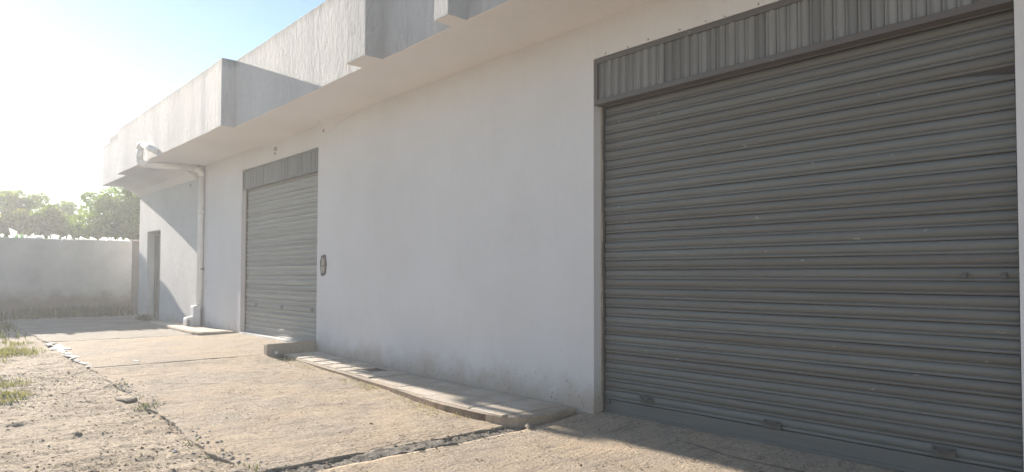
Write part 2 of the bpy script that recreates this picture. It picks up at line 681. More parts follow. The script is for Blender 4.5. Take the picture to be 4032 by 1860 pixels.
crack([(-5.95, -3.6), (-5.85, -2.6), (-5.9, -1.7), (-5.82, -1.15)], .006, 3)
crack([(-3.9, -.28), (-3.2, -.38), (-2.6, -.36), (-2.0, -.5)], .007, 5)
crack([(-10.9, -3.5), (-10.2, -2.6), (-10.35, -1.8)], .006, 7)
crack([(-8.1, -3.7), (-7.7, -2.9), (-8.0, -2.2), (-7.6, -1.5)], .005, 9)
crack([(-15.2, -3.6), (-15.0, -2.5), (-15.25, -1.6)], .006, 11)

# whitewashed lumps along the far slab's outer edge
lump_me = []
for q in range(4):
    r = random.Random(40 + q)
    bm = bmesh.new()
    bmesh.ops.create_icosphere(bm, subdivisions=1, radius=1)
    for v in bm.verts:
        v.co *= r.uniform(.75, 1.15)
    me = bpy.data.meshes.new("edge_stone")
    bm.to_mesh(me)
    bm.free()
    me.materials.append(M['whitewash'])
    lump_me.append(me)
x = -16.9
while x < -12.7:
    y = float(edge_y(x)) + rnd.uniform(-.05, .08)
    big = 1.5 if x < -15.6 else 1.0
    child(lump_me[rnd.randrange(4)], "edge_stone", apron, (x, y, float(zg(x, y)) - .005),
          (rnd.uniform(-.08, .08), rnd.uniform(-.08, .08), rnd.uniform(-.4, .4)),
          (rnd.uniform(.14, .34) * big, rnd.uniform(.04, .10) * big, rnd.uniform(.012, .024) * big))
    x += rnd.uniform(.10, .30) if x < -15.4 else rnd.uniform(.2, .5)

# ------------------------------------------------------------------ warehouse
ware = empty("warehouse", (-12, 0, 0))
tag(ware, "long white plastered warehouse with two grey roller shutters and an overhanging parapet", "warehouse")


def wall_panel(x0, x1, z0, z1, holes, y0, y1, tl=True):
    """wall with rectangular openings as one closed mesh"""
    xs = sorted({x0, x1, *[h[0] for h in holes], *[h[1] for h in holes]})
    xs = sorted(set(xs) | set(np.round(np.arange(x0 + 1, x1, 1.5), 3)))
    zs = sorted({z0, z1, *[h[2] for h in holes], *[h[3] for h in holes]})
    xs = [a for a in xs if x0 <= a <= x1]
    zs = [a for a in zs if z0 <= a <= z1]
    solid = {}
    for i in range(len(xs) - 1):
        for j in range(len(zs) - 1):
            cx, cz = (xs[i] + xs[i + 1]) / 2, (zs[j] + zs[j + 1]) / 2
            solid[i, j] = not any(h[0] < cx < h[1] and h[2] < cz < h[3] for h in holes)
    vid, vs, fs = {}, [], []

    def V(i, j, b):
        if (i, j, b) not in vid:
            vid[i, j, b] = len(vs)
            vs.append((xs[i], (y0, y1)[b], zs[j] + (tilt(xs[i]) if tl else 0)))
        return vid[i, j, b]
    for (i, j), ok in solid.items():
        if not ok:
            continue
        fs.append((V(i, j, 0), V(i + 1, j, 0), V(i + 1, j + 1, 0), V(i, j + 1, 0)))
        fs.append((V(i, j + 1, 1), V(i + 1, j + 1, 1), V(i + 1, j, 1), V(i, j, 1)))
        for di, dj, a, b in ((-1, 0, (i, j + 1), (i, j)), (1, 0, (i + 1, j), (i + 1, j + 1)),
                             (0, -1, (i, j), (i + 1, j)), (0, 1, (i + 1, j + 1), (i, j + 1))):
            if not solid.get((i + di, j + dj), False):
                fs.append((V(*a, 0), V(*a, 1), V(*b, 1), V(*b, 0)))
    return MB().add(vs, fs)


XL0, XL1, ZH0, ZH1 = -5.258, -1.222, 3.503, 4.047          # large door opening and its hood
XF0, XF1 = -16.66, -12.50                                   # far door opening
wall = wall_panel(-19.63, 7.0, -.4, 4.62, [(XF0, XF1, -1, 4.05), (XL0, XL1, -1, ZH1)], 0., .36)
wall.build("wall", M['wall'], ware, .012)
fb = wall_panel(-26.15, -19.63, -.3, 4.62, [(-25.05, -23.42, -1, 2.86)], -.13, .36)
fb.build("wall", M['rough'], ware, .012)
MB().box(-26.15, -25.95, .36, 14, -.3, 5.6).box(6.8, 7.0, .36, 14, -.3, 5.6).box(-26.15, 7, 14, 14.2, -.3, 5.6).build("rear_wall", M['wall'], ware)
MB().box(-26.7, 7.2, .3, 14.3, 4.64, 4.80, False).build("roof", M['soffit'], ware)

# overhang, its coves and the parapet with projecting boxes
so_ = MB()
xs = [-26.75, -24, -21, -18, -15, -12, 7.2]
sv = []
for x in xs:
    for y, z in ((-1.06, 4.49), (.3, 4.49), (.3, 4.63), (-1.06, 4.63)):
        sv.append((x, y, z + tilt(x)))
sf = [(0, 1, 2, 3), tuple(4 * (len(xs) - 1) + k for k in (3, 2, 1, 0))]
for i in range(len(xs) - 1):
    for k in range(4):
        sf.append((4 * i + k, 4 * i + (k + 1) % 4, 4 * i + 4 + (k + 1) % 4, 4 * i + 4 + k))
so_.add(sv, sf).build("soffit", M['soffit'], ware)
tl = lambda v: (v[0], v[1], v[2] + tilt(v[0]))
hv = []
for t in np.linspace(0, 1, 9):
    q = (1 - t) ** 1.6 + .004
    x = -12.12 + 1.5 * t
    hv += [(x, -.003, 4.495), (x, -.003 - .20 * q, 4.495), (x, -.003 - .10 * q, 4.495 - .11 * q), (x, -.003, 4.495 - .24 * q)]
hf = [(4 * i + k, 4 * i + (k + 1) % 4, 4 * i + 4 + (k + 1) % 4, 4 * i + 4 + k) for i in range(8) for k in range(4)]
MB().add(hv, hf + [(3, 2, 1, 0), (32, 33, 34, 35)]).build("haunch", M['wall'], ware)
MB().prism([(-.12, 4.495), (-.74, 4.495), (-.60, 4.44), (-.30, 4.30), (-.12, 4.13)], 'x', -26.45, -19.9, tl).build("cove", M['soffit'], ware)


def parapet_panel(x0, x1, y0, y1, z0, z1, name, mat, bev=.012):
    n = max(2, int((x1 - x0) / .25))
    xs = np.linspace(x0, x1, n)
    vs, fs = [], []
    for i, x in enumerate(xs):
        w1 = .010 * float(fbm(np.array(x * 1.3), np.array(2.2), 3, 20)) * 2
        w2 = .012 * float(fbm(np.array(x * 2.1), np.array(5.2), 3, 21)) * 2
        t = tilt(x)
        vs += [(x, y0 + w1, z0 + t + w2 * .4), (x, y1, z0 + t), (x, y1, z1 + t + w2), (x, y0 + w1, z1 + t + w2)]
    for i in range(n - 1):
        for k in range(4):
            fs.append((4 * i + k, 4 * i + (k + 1) % 4, 4 * i + 4 + (k + 1) % 4, 4 * i + 4 + k))
    fs += [(3, 2, 1, 0), tuple(4 * (n - 1) + k for k in range(4))]
    o = MB().add(vs, fs).build(name, mat, ware, bev)
    o.data.materials.append(M['soffit'])
    for pl_ in o.data.polygons:
        if pl_.normal.z < -.7:
            pl_.material_index = 1
    return o


parapet_panel(-26.82, 7.2, -1.17, -1.06, 4.475, 5.835, "parapet", M['parapet'])
MB().box(-26.82, -26.71, -1.055, .3, 4.476, 5.83, True).build("parapet", M['parapet'], ware, .01)
MB().box(-25.85, -23.3, -1.155, -1.02, 5.84, 6.0, True).build("parapet_upstand", M['parapet'], ware, .012)
for (a, b) in ((-23.12, -13.82), (-8.60, -8.07), (-6.45, -6.17)):
    parapet_panel(a, b, -1.435, -1.11, 4.472, 5.838, "parapet_box", M['parapet'])


# roller shutters: every slat a part of its shutter
def slat_mesh(L, seed, dent=0., bent=0.):
    prof = [(.008, 0), (-.003, .003), (-.009, .012), (-.006, .023), (.007, .0275), (-.001, .031), (-.010, .042),
            (-.0165, .062), (-.016, .082), (-.009, .099), (.008, .107)]
    r = np.random.default_rng(seed)
    n = 14
    xs = np.linspace(0, L, n)
    wob = np.convolve(r.normal(0, .0018, n + 4), np.ones(5) / 5, 'valid')
    woz = np.convolve(r.normal(0, .0014, n + 4), np.ones(5) / 5, 'valid')
    vs, fs = [], []
    c = r.uniform(.15, .85) * L
    for i, x in enumerate(xs):
        d = dent * math.exp(-((x - c) / .22) ** 2)
        for (y, z) in prof:
            e = bent * max(0., (x - L + .42) / .42)
            vs.append((x, y + wob[i] + d * math.sin(z / .107 * math.pi) + e * .3 * (z > .05), z * (1 - e * 7 * (z > .03)) + woz[i]))
    m = len(prof)
    for i in range(n - 1):
        for k in range(m - 1):
            a = i * m + k
            fs.append((a, a + m, a + m + 1, a + 1))
    mb = MB().add(vs, fs, True)
    return mb


def rib_mesh(H):
    prof = [(0, .004), (.004, -.003), (.014, -.007), (.024, -.003), (.0285, .006), (.033, -.002), (.047, -.012),
            (.066, -.017), (.085, -.014), (.099, -.005), (.103, .005)]
    vs = [(x, y, z) for z in (0, H) for (x, y) in prof]
    m = len(prof)
    return MB().add(vs, [(k, k + 1, m + k + 1, m + k) for k in range(m - 1)], True)


def shutter(x0, x1, zb, ztop, y, smat, rail_h, seed, tl_=0.):
    L = x1 - x0
    back = MB().box(x0, x1, y + .012, y + .05, zb, ztop + .2)
    sh = back.build("roller_shutter", M['rust'], ware)
    meshes = [slat_mesh(L - .05, seed + q, (0, 0, .004, -.004, .007)[q]).mesh("slat", smat) for q in range(5)]
    meshes.append(slat_mesh(L - .05, seed + 9, 0, .075).mesh("slat", smat))
    z = zb + rail_h
    k = 0
    r = random.Random(seed)
    while z < ztop + .08:
        q = r.choice((0, 0, 1, 1, 2, 3, 4))
        if seed == 100 and k == 27:
            q = 5
        child(meshes[q], "slat", sh, (x0 + .025, y + r.uniform(-.002, .002), z + r.uniform(-.0015, .0015)),
              (r.gauss(-.02, .07), r.uniform(-.0008, .0008), 0))
        z += .107
        k += 1
    # flat bottom rail with its folded lip
    MB().prism([(y - .012, zb + .045), (y - .012, zb + rail_h - .004), (y + .01, zb + rail_h), (y + .01, zb + .01), (y - .03, zb + .01), (y - .03, zb + .04)],
               'x', x0 + .02, x1 - .02).build("bottom_rail", smat, sh, .003)
    # side guide channels
    for xa, xb in ((x0 - .004, x0 + .016), (x1 - .016, x1 + .004)):
        MB().box(xa, xb, y - .035, y + .04, zb, ztop + .15).build("guide_rail", M['darkmetal'], sh, .003)
    return sh


def hood(x0, x1, z0, z1, y0, depth, fmat, rmat, band=.058):
    fr = MB()
    fr.box(x0, x1, y0, y0 + depth, z1 - band, z1)
    fr.box(x0, x1, y0, y0 + depth, z0, z0 + band)
    fr.box(x0, x0 + band * .8, y0, y0 + depth, z0 + band, z1 - band)
    fr.box(x1 - band * .8, x1, y0, y0 + depth, z0 + band, z1 - band)
    h = fr.build("shutter_hood", fmat, ware, .003)
    H = z1 - z0 - 2 * band + .02
    me = rib_mesh(H).mesh("hood_rib", rmat)
    x = x0 + band * .8
    while x < x1 - band * .8 - .08:
        child(me, "hood_rib", h, (x + .001, y0 + .028 + rnd.uniform(-.004, .004), z0 + band - .01), (rnd.uniform(-.006, .006), 0, rnd.uniform(-.10, .10)))
        x += .1035
    MB().box(x0 + .01, x1 - .01, y0 + .05, y0 + .06, z0 + .02, z1 - .02).build("hood_backing", M['rust'], h)
    return h


big = shutter(XL0 + .012, XL1 - .012, -.085, 3.50, .175, M['slat'], .165, 100)
big["label"] = "large dark grey roller shutter nearest the camera"
hood(XL0 + .005, XL1 - .005, ZH0, ZH1 - .004, .004, .13, M['hood'], M['rib'])
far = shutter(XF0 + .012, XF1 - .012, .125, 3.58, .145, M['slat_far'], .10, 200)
far["label"] = "smaller looking grey roller shutter, colour lightened as by glare, farther along the wall"
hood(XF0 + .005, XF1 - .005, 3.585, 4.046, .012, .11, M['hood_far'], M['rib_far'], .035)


def pull_handle(x, z, y, sh, w_=.085):
    p = MB().box(x - w_, x + w_, y - .022, y - .012, z - .035, z + .04).build("handle", M['darkmetal'], sh, .003)
    MB().tube([(x - w_ * .7, y - .02, z + .03), (x - w_ * .7, y - .05, z + .02), (x, y - .06, z - .005), (x + w_ * .7, y - .05, z + .02), (x + w_ * .7, y - .02, z + .03)], .007, 8).build("grip", M['darkmetal'], p)


for hx, hz in ((-4.62, .145), (-3.17, .12), (-1.76, .14)):
    pull_handle(hx, hz, .165, big)
MB().tube([(-5.17, .165, .045), (-5.17, .14, .045)], .03, 16).build("lock", M['darkmetal'], big)
for hx, hz in ((-1.60, 1.52), (-1.35, 1.52)):
    MB().tube([(hx, .162, hz), (hx, .142, hz)], .022, 12).build("lock", M['darkmetal'], big)
for hx in (-16.0, -14.48, -12.95):
    MB().box(hx - .06, hx + .06, .112, .13, .77, .85).build("lock_plate", M['hood_far'], far, .006)
MB().box(-16.2, -12.7, .122, .132, .775, .845).build("lock_bar", M['slat_far'], far, .004)

# raised white threshold strip before the far shutter
tv = []
for i in range(28):
    x = -16.62 + i * 4.1 / 27
    y = -.03 + .05 * float(fbm(np.array(x * 3.), np.array(.3), 3, 44))
    z = float(zg(x, 0.0))
    tv += [(x, y, z - .05), (x, y + .01, z + .03), (x, .118, z + .036), (x, .118, z - .05)]
tf = [(4 * i + k, 4 * i + (k + 1) % 4, 4 * i + 4 + (k + 1) % 4, 4 * i + 4 + k) for i in range(27) for k in range(4)]
MB().add(tv, tf + [(0, 1, 2, 3), (111, 110, 109, 108)]).build("threshold", M['whitewash'], ware)

# ragged mortar edges where the jambs meet the guides
for (x, z0, z1, y) in ((XL0, -.05, 3.5, .125), (XF0, .12, 3.58, .098)):
    n = 60
    vs = []
    for i in range(n):
        z = z0 + (z1 - z0) * i / (n - 1)
        w_ = .016 + .022 * float(fbm(np.array(z * 5.), np.array(x), 3, 51)) * 2
        vs += [(x - .01, y - .004, z), (x + max(.004, w_ * .5), y, z), (x + max(.006, w_), y + .03, z), (x - .01, y + .03, z)]
    fs = [(4 * i + k, 4 * i + (k + 1) % 4, 4 * i + 4 + (k + 1) % 4, 4 * i + 4 + k) for i in range(n - 1) for k in range(4)]
    MB().add(vs, fs + [(0, 1, 2, 3), tuple(4 * n - 1 - k for k in range(4))]).build("mortar_edge", M['kerb'], ware)

# small doorway with its set-back leaf and frame
dr = MB().box(-25.04, -23.43, .17, .215, -.05, 2.94).build("door", M['leafdoor'], ware, .004)
MB().box(-23.62, -23.44, .09, .165, -.05, 2.93).box(-25.03, -24.95, .09, .165, -.05, 2.93).box(-24.94, -23.63, .09, .165, 2.84, 2.93).build("door_frame", M['darkmetal'], dr, .004)
MB().box(-24.8, -24.72, .14, .168, 1.1, 1.24).build("door_handle", M['darkmetal'], dr, .004)

# drainpipe: swan neck from the parapet, under the soffit, down the corner
PX = -19.53


def arc(p0, pc, p1, n=6):
    p0, pc, p1 = Vector(p0), Vector(pc), Vector(p1)
    return [p0 * (1 - t) ** 2 + pc * 2 * t * (1 - t) + p1 * t * t for t in (i / n for i in range(n + 1))]


pr = .080
down = MB().tube([(PX, -.085, .60), (PX, -.085, 2.6), (PX, -.085, 4.22)] , pr, 16).build("drainpipe", M['pipe'], ware)
MB().tube(arc((PX, -.085, 4.22), (PX, -.085, 4.41), (PX, -.28, 4.41)) , pr * 1.06, 16).build("elbow", M['pipe'], down)
MB().tube([(PX, -.28, 4.41), (PX, -1.48, 4.395)], pr, 16).build("pipe_run", M['pipe'], down)
MB().tube(arc((PX, -1.46, 4.395), (PX, -1.62, 4.395), (PX, -1.62, 4.52)), pr * 1.06, 16).build("elbow", M['pipe'], down)
MB().tube([(PX, -1.62, 4.52), (PX, -1.615, 4.78)], pr, 16).build("pipe_run", M['pipe'], down)
MB().tube(arc((PX, -1.615, 4.78), (PX - .02, -1.61, 4.96), (PX + .22, -1.585, 4.87)), pr * 1.06, 16).build("elbow", M['pipe'], down)
MB().tube([(PX + .2, -1.587, 4.88), (-18.50, -1.43, 4.585)], pr, 16).build("pipe_run", M['pipe'], down)
MB().box(PX - .11, PX + .11, -.10, -.002, 1.66, 1.69).build("pipe_clip", M['darkmetal'], down, .004)
MB().tube([(PX, -.085, 3.2), (PX, -.085, 3.32)], pr * 1.12, 16).build("pipe_socket", M['pipe'], down)
# stepped cement gully round the foot of the pipe
gl = MB().prism([(-.46, .05), (-.46, .33), (-.43, .37), (-.29, .385), (-.285, .65), (-.26, .68), (-.10, .69), (-.10, .05)], 'x', -19.66, -19.36).build("pipe_gully", M['wall'], ware, .02, 3)
MB().box(-19.355, -19.349, -.43, -.38, .14, .30).build("gully_slot", M['stain'], gl)

# bare plaster patch with a sunken switch box, beside the far shutter
pv, n = [], 22
for y in (-.003, .02):
    for i in range(n):
        a = 2 * math.pi * i / n
        rx = .14 + .022 * rnd.uniform(-1, 1)
        rz = .215 + .03 * rnd.uniform(-1, 1)
        ca, sa = math.cos(a), math.sin(a)
        pv.append((-12.205 + rx * math.copysign(abs(ca) ** .6, ca), y, 1.715 + rz * math.copysign(abs(sa) ** .7, sa)))
pf = [tuple(range(n)), tuple(range(2 * n - 1, n - 1, -1))] + [(i, n + i, n + (i + 1) % n, (i + 1) % n) for i in range(n)]
pp = MB().add(pv, pf).build("bare_mortar_patch", M['stain'], ware)
MB().box(-12.275, -12.155, -.016, -.002, 1.70, 1.84).build("switch_plate", M['stone'], pp, .006)
MB().box(-12.285, -12.145, -.020, -.004, 1.56, 1.685).build("junction_box", M['stone'], pp, .008)
chip = [(-5.15 + i * .34 + rnd.uniform(-.1, .1), .0, 4.058 + rnd.uniform(0, .02), rnd.uniform(.005, .013)) for i in range(9)]
chip += [(-11.46, 0, 3.03, .014), (-11.46, 0, 2.88, .018)]
# nests and chips stuck under the soffit and over the far door
for (x, y, z, s) in ((-14.6, -.02, 4.30, .09), (-14.62, -.02, 4.2, .05), (-12.25, -.02, 4.33, .045), (-20.3, -.15, 4.0, .07), *chip):
    me = lump_me[rnd.randrange(4)].copy()
    me.name = "mud_nest"
    me.materials[0] = M['stone']
    child(me, "mud_nest", ware, (x, y, z + tilt(x)), (0, rnd.uniform(0, 3), 0), (s * (.7 if s > .03 else 1.6 if z > 4 else .35), .012, s))

# ------------------------------------------------------------------ ramp kerb beside the far door
kb = MB().prism([(-.985, -.08), (-.985, .205), (-.965, .225), (-.02, .235), (-.02, -.08)], 'x', -12.62, -12.46)
kb = kb.build("ramp_kerb", M['kerb'], None, .018, 3)
tag(kb, "low cement kerb wall ending the far door's ramp beside the stone paving", "kerb")

# ------------------------------------------------------------------ sidewalk with crazy paving
walk = empty("sidewalk", (-9, -.5, 0))
tag(walk, kind="structure")
OUT = [(-12.45, -.70), (-12.2, -.72), (-11.05, -.75), (-9.62, -.79), (-8.33, -.86), (-6.98, -1.04), (-6.06, -1.02), (-5.75, -.965), (-5.60, -.86), (-5.53, -.70), (-5.50, -.5), (-5.525, -.22), (-5.53, -.004)]


def zw(x):
    return float(np.interp(x, [-12.5, -12, -9, -8], [.02, .01, -.045, -.05]))


vs = []
pts = []
for i in range(len(OUT) - 1):
    (xa, ya), (xb, yb) = OUT[i], OUT[i + 1]
    m = max(1, int(math.hypot(xb - xa, yb - ya) / .06))
    for q in range(m):
        pts.append((xa + (xb - xa) * q / m, ya + (yb - ya) * q / m))
pts.append(OUT[-1])
outer = []
for i, (x, y) in enumerate(pts):
    j = .022 * float(fbm(np.array(x * 4.), np.array(y * 4.), 3, 61)) * (1 if x < -5.9 else .25)
    outer.append((x, y + j))
n = len(outer)
mb = MB()
vv, ff = [], []
for i, (x, y) in enumerate(outer):
    z = zw(x)
    k = .016 * float(fbm(np.array(x * 2.6), np.array(3.3), 3, 63)) * (1 if x < -6.2 else .3)
    bx, by = (x, -.004) if x < -5.6 else (min(x - .02, -5.62), -.004)
    xi, yi = x + (bx - x) * .05, y + (by - y) * .05
    vv += [(x, y - k * .4, z - .22), (x, y - abs(k), z - .07), (x, y, z - .018), (xi, yi, z - .002), (bx, by, z - .001)]
for i in range(n - 1):
    for k in (2, 3):
        ff.append((5 * i + k, 5 * i + 5 + k, 5 * i + 6 + k, 5 * i + 1 + k))
ff_side = [(5 * i + k, 5 * i + 5 + k, 5 * i + 6 + k, 5 * i + 1 + k) for i in range(n - 1) for k in (0, 1)]
MB().add(vv, ff, True).build("cement_bed", M['kerb'], walk)
ns = next(i for i, q in enumerate(outer) if q[0] > -6.0)
for nm, sel, mt in (("kerb", [f for f in ff_side if f[0] // 5 < ns], M['kerb_face']), ("rounded_kerb", [f for f in ff_side if f[0] // 5 >= ns], M['kerb_tan'])):
    MB().add(vv, sel, True).build(nm, mt, walk)



def paver(poly, z0, h, name, mat, parent):
    c = Vector((sum(p[0] for p in poly) / len(poly), sum(p[1] for p in poly) / len(poly)))
    n = len(poly)
    vs = [(x, y, z0 - .02) for x, y in poly] + [(x, y, z0 + h - .004) for x, y in poly]
    ins = [(c.x + (x - c.x) * .955, c.y + (y - c.y) * .94) for x, y in poly]
    vs += [(x, y, z0 + h) for x, y in ins]
    fs = [tuple(range(2 * n, 3 * n))]
    for i in range(n):
        j = (i + 1) % n
        fs += [(i, j, n + j, n + i), (n + i, n + j, 2 * n + j, 2 * n + i)]
    o = MB().add(vs, fs).build(name, mat, parent)
    return o


r = random.Random(3)
x = -12.40
while x < -5.75:
    wcol = r.uniform(.30, .55) if x < -9.2 else r.uniform(.55, 1.0)
    x2 = min(x + wcol, -5.66)
    yo = float(np.interp((x + x2) / 2, [p[0] for p in OUT[:7]], [p[1] for p in OUT[:7]])) + .035
    rows = r.choice((2, 3, 3)) if x < -9.2 else r.choice((1, 2))
    cuts = sorted([0, 1] + [(q + r.uniform(.25, .75)) / rows for q in range(rows - 1)]) if rows > 1 else [0, 1]
    if rows > 1:
        cuts = [0] + [q / rows + r.uniform(-.12, .12) for q in range(1, rows)] + [1]
    g = .016 if x < -9.2 else .007
    for a, b in zip(cuts[:-1], cuts[1:]):
        ya, yb = yo + (-.012 - yo) * a + g, yo + (-.012 - yo) * b - g
        jx = lambda: r.uniform(-.035, .035) if x < -9.2 else r.uniform(-.01, .01)
        xa1, xa2, xb1, xb2 = x + g + jx() * .5, x + g + jx() * .5, x2 - g + jx() * .5, x2 - g + jx() * .5
        xm = (x + x2) / 2
        poly = [(xa1, ya), (xm, ya + r.uniform(-.012, .012)), (xb1, ya), (xb2, yb), (xm, yb + r.uniform(-.012, .012)), (xa2, yb)]
        paver(poly, zw(xm), r.uniform(.010, .018) if x < -9.2 else r.uniform(.004, .008), "paving_stone", M['paving'], walk)
    x = x2

# raised slab before the far pilaster
fw = empty("far_sidewalk", (-19, -.4, 0))
tag(fw, kind="structure")
fo = [(-21.8, -.80), (-17.45, -.86), (-17.15, -.82), (-17.0, -.7), (-16.93, -.5), (-16.93, -.005), (-21.8, -.005)]
MB().prism(fo, 'z', -.05, .135).build("kerb", M['kerb'], fw, .02, 3)
x = -21.7
while x < -17.2:
    x2 = min(x + r.uniform(.6, 1.0), -17.02)
    for a, b in ((-.78, -.42), (-.40, -.15)):
        paver([(x + .01, a), (x2 - .01, a), (x2 - .01, b), (x + .01, b)], .135, r.uniform(.006, .012), "paving_stone", M['paving'], fw)
    x = x2

# ------------------------------------------------------------------ boundary wall with broken glass on top
BX = -27.5
bw = empty("boundary_wall", (BX, -6, 0))
tag(bw, "grey cement compound wall topped with broken glass, closing the yard's far end", "wall")


def bwall_mat():
    n = N("grey_cement_render")
    p = n.pos()
    a = n.noise(p, .8, 6, .6)
    c = n.mix(n.rng(a, .35, .68), (.47, .46, .44), (.36, .355, .34))
    z = n.sep(p)[2]
    h = n.math('SUBTRACT', z, n.math('MULTIPLY', n.noise(p, 1.3, 5, .6), .8))
    c = n.mix(n.rng(h, .10, .72, .9, 0, True), c, (.17, .138, .105))
    n.col(c)
    b = n.bump(n.noise(p, 5, 6, .65), .02)
    return n.done(.93, .1, 0, b)


M['bwall'] = bwall_mat()
M['pier'] = concrete("shade_toned_cement_pier", (.15, .145, .14), (.12, .115, .11), (.09, .087, .083), .004, .15)  # cement darkened so its colour carries the pier's shade
ys = np.linspace(-45, -.06, 160)
vs = []
for y in ys:
    j = .018 * float(fbm(np.array(y * 1.4), np.array(.4), 4, 71)) * 2
    f_ = .012 * float(fbm(np.array(y * 1.1), np.array(2.4), 3, 72)) * 2
    vs += [(BX + f_, y, -.3), (BX + f_, y, 2.70 + j), (BX - .05, y, 2.735 + j), (BX - .19, y, 2.735 + j), (BX - .24, y, 2.70 + j), (BX - .24, y, -.3)]
fs = [(6 * i + k, 6 * i + (k + 1) % 6, 6 * i + 6 + (k + 1) % 6, 6 * i + 6 + k) for i in range(len(ys) - 1) for k in range(6)]
MB().add(vs, fs + [tuple(range(6)), tuple(6 * len(ys) - 1 - k for k in range(6))]).build("wall_panel", M['bwall'], bw)
MB().box(BX - .30, BX - .06, -.055, .34, -.3, 2.74).build("wall_pier", M['pier'], bw, .02)
MB().box(BX - .33, BX - .03, -.09, .36, 2.742, 2.80).build("pier_cap", M['kerb'], bw, .02)

shard = []
for q in range(7):
    rr = random.Random(80 + q)
    k = rr.choice((4, 5, 5, 6))
    out = []
    for i in range(k):
        a = 2 * math.pi * (i + rr.uniform(-.3, .3)) / k
        out.append((.06 * math.cos(a) * rr.uniform(.5, 1.2), .07 + .09 * math.sin(a) * rr.uniform(.5, 1.25)))
    mbq = MB()
    vs = [(x_, .012 * math.cos(x_ * 40), z_) for x_, z_ in out] + [(x_, .012 * math.cos(x_ * 40) + .007, z_) for x_, z_ in out]
    fs = [tuple(range(k))[::-1], tuple(range(k, 2 * k))] + [(i, (i + 1) % k, k + (i + 1) % k, k + i) for i in range(k)]
    mbq.add(vs, fs)
    for g in ('glass_white', 'glass_green'):
        shard.append((g, mbq.mesh("glass_shard", M[g])))
rs = random.Random(9)
for i in range(230):
    y = -.1 - 6.2 * rs.random() ** 1.1
    if float(fbm(np.array(y * 2.3), np.array(.7), 3, 77)) < rs.uniform(-.25, .12):
        continue
    white = rs.random() < .78
    me = rs.choice([m for g, m in shard if (g == 'glass_white') == white])
    s_ = rs.uniform(.5, 1.35) * (1.7 if rs.random() < .16 else 1)
    child(me, "glass_shard", bw, (BX - rs.uniform(.03, .21), y, 2.70 + rs.uniform(-.015, .01)),
          (rs.uniform(-.6, .6), rs.uniform(-.8, .8), math.pi / 2 + rs.uniform(-1.2, 1.2)), (s_ * rs.uniform(.7, 1.5), s_, s_ * rs.uniform(.5, 1.15)))

# ------------------------------------------------------------------ trees beyond the wall
def tree(x, y, h, rad, seed, mat, label, nleaf=9000, low=.25, leaf=.20):
    r = np.random.default_rng(seed)
    t = empty("tree", (x, y, .15))
    tag(t, label, "tree", "trees beyond the boundary wall")
    tr = MB()
    tr.tube([(x, y, 0), (x + .08, y + .05, h * .25), (x - .05, y - .08, h * .5), (x + .05, y + .1, h * .8)], [.20, .16, .12, .04], 10)
    limbs = []
    for k in range(9):
        a = k * 2.4 + r.uniform(-.4, .4)
        z0 = h * r.uniform(.22, .6)
        q = rad * r.uniform(.55, .85)
        e = (x + q * math.cos(a), y + q * math.sin(a), min(h * .93, z0 + h * r.uniform(.15, .4)))
        m_ = (x + q * .5 * math.cos(a), y + q * .5 * math.sin(a), z0 + (e[2] - z0) * .35)
        tr.tube([(x, y, z0), m_, e], [.085, .055, .02], 7)
    tr.build("trunk", M['bark'], t)
    nc = max(60, nleaf // 240)
    cen = []
    while len(cen) < nc:
        u = r.uniform(-1, 1, 3)
        d = np.linalg.norm(u)
        if d > 1 or d < .35:
            continue
        lob = 1 + .25 * math.sin(3 * math.atan2(u[1], u[0]) + seed) + .15 * r.normal()
        c = np.array([x + u[0] * rad * lob, y + u[1] * rad * lob, h * (low + (1 - low) * (.5 + .5 * u[2]))])
        c[2] = min(c[2], h * (1.0 + r.uniform(-.08, .05)))
        cen.append((c, rad * r.uniform(.15, .33)))
    P = []
    for i in range(nleaf):
        c, cr = cen[r.integers(nc)]
        v = r.normal(0, 1, 3)
        v /= np.linalg.norm(v)
        P.append(c + v * cr * r.uniform(.35, 1.0) ** .5 * np.array([1, 1, .75]))
    P = np.array(P)
    a = r.normal(0, 1, (nleaf, 3))
    a /= np.linalg.norm(a, axis=1)[:, None]
    b = np.cross(a, r.normal(0, 1, (nleaf, 3)))
    b /= np.linalg.norm(b, axis=1)[:, None]
    s = (leaf * r.uniform(.55, 1.2, nleaf))[:, None]
    V = np.stack([P - a * s * .5, P + b * s * .27, P + a * s * .5, P - b * s * .27], 1).reshape(-1, 3)
    Fq = np.arange(nleaf * 4).reshape(-1, 4)
    big_mesh("crown", V, Fq, mat, False, t)
    return t


tree(-37.5, 2.3, 6.1, 2.5, 1, M['leaf_a'], "tall bushy green tree rising behind the pier at the warehouse corner", 42000, .12, .19)
tree(-40.5, -1.0, 5.1, 1.7, 2, M['leaf_b'], "low rounded olive tree just left of the tall green tree", 18000, .15)
tree(-41.0, -4.0, 5.25, 1.9, 3, M['leaf_c'], "dry yellowish tree at the left edge of the photograph, behind the wall", 10000, .15)
tree(-46.0, -2.2, 6.05, 2.3, 4, M['leaf_b'], "hazy tree with a ragged top between the yellowish tree and the low olive tree", 18000, .2)
tree(-50.0, .6, 6.05, 2.3, 5, M['leaf_a'], "faint far tree behind the low olive tree", 16000, .2)
tree(-36.0, 4.6, 5.2, 1.9, 6, M['leaf_a'], "green tree mostly hidden behind the warehouse corner", 14000, .15)
tree(-43.0, -8.0, 5.2, 2.2, 7, M['leaf_c'], "dry tree outside the left edge of the photograph", 12000, .15)
tree(-47.0, -12.5, 5.6, 2.4, 8, M['leaf_b'], "olive tree farther outside the left edge of the photograph", 12000, .15)


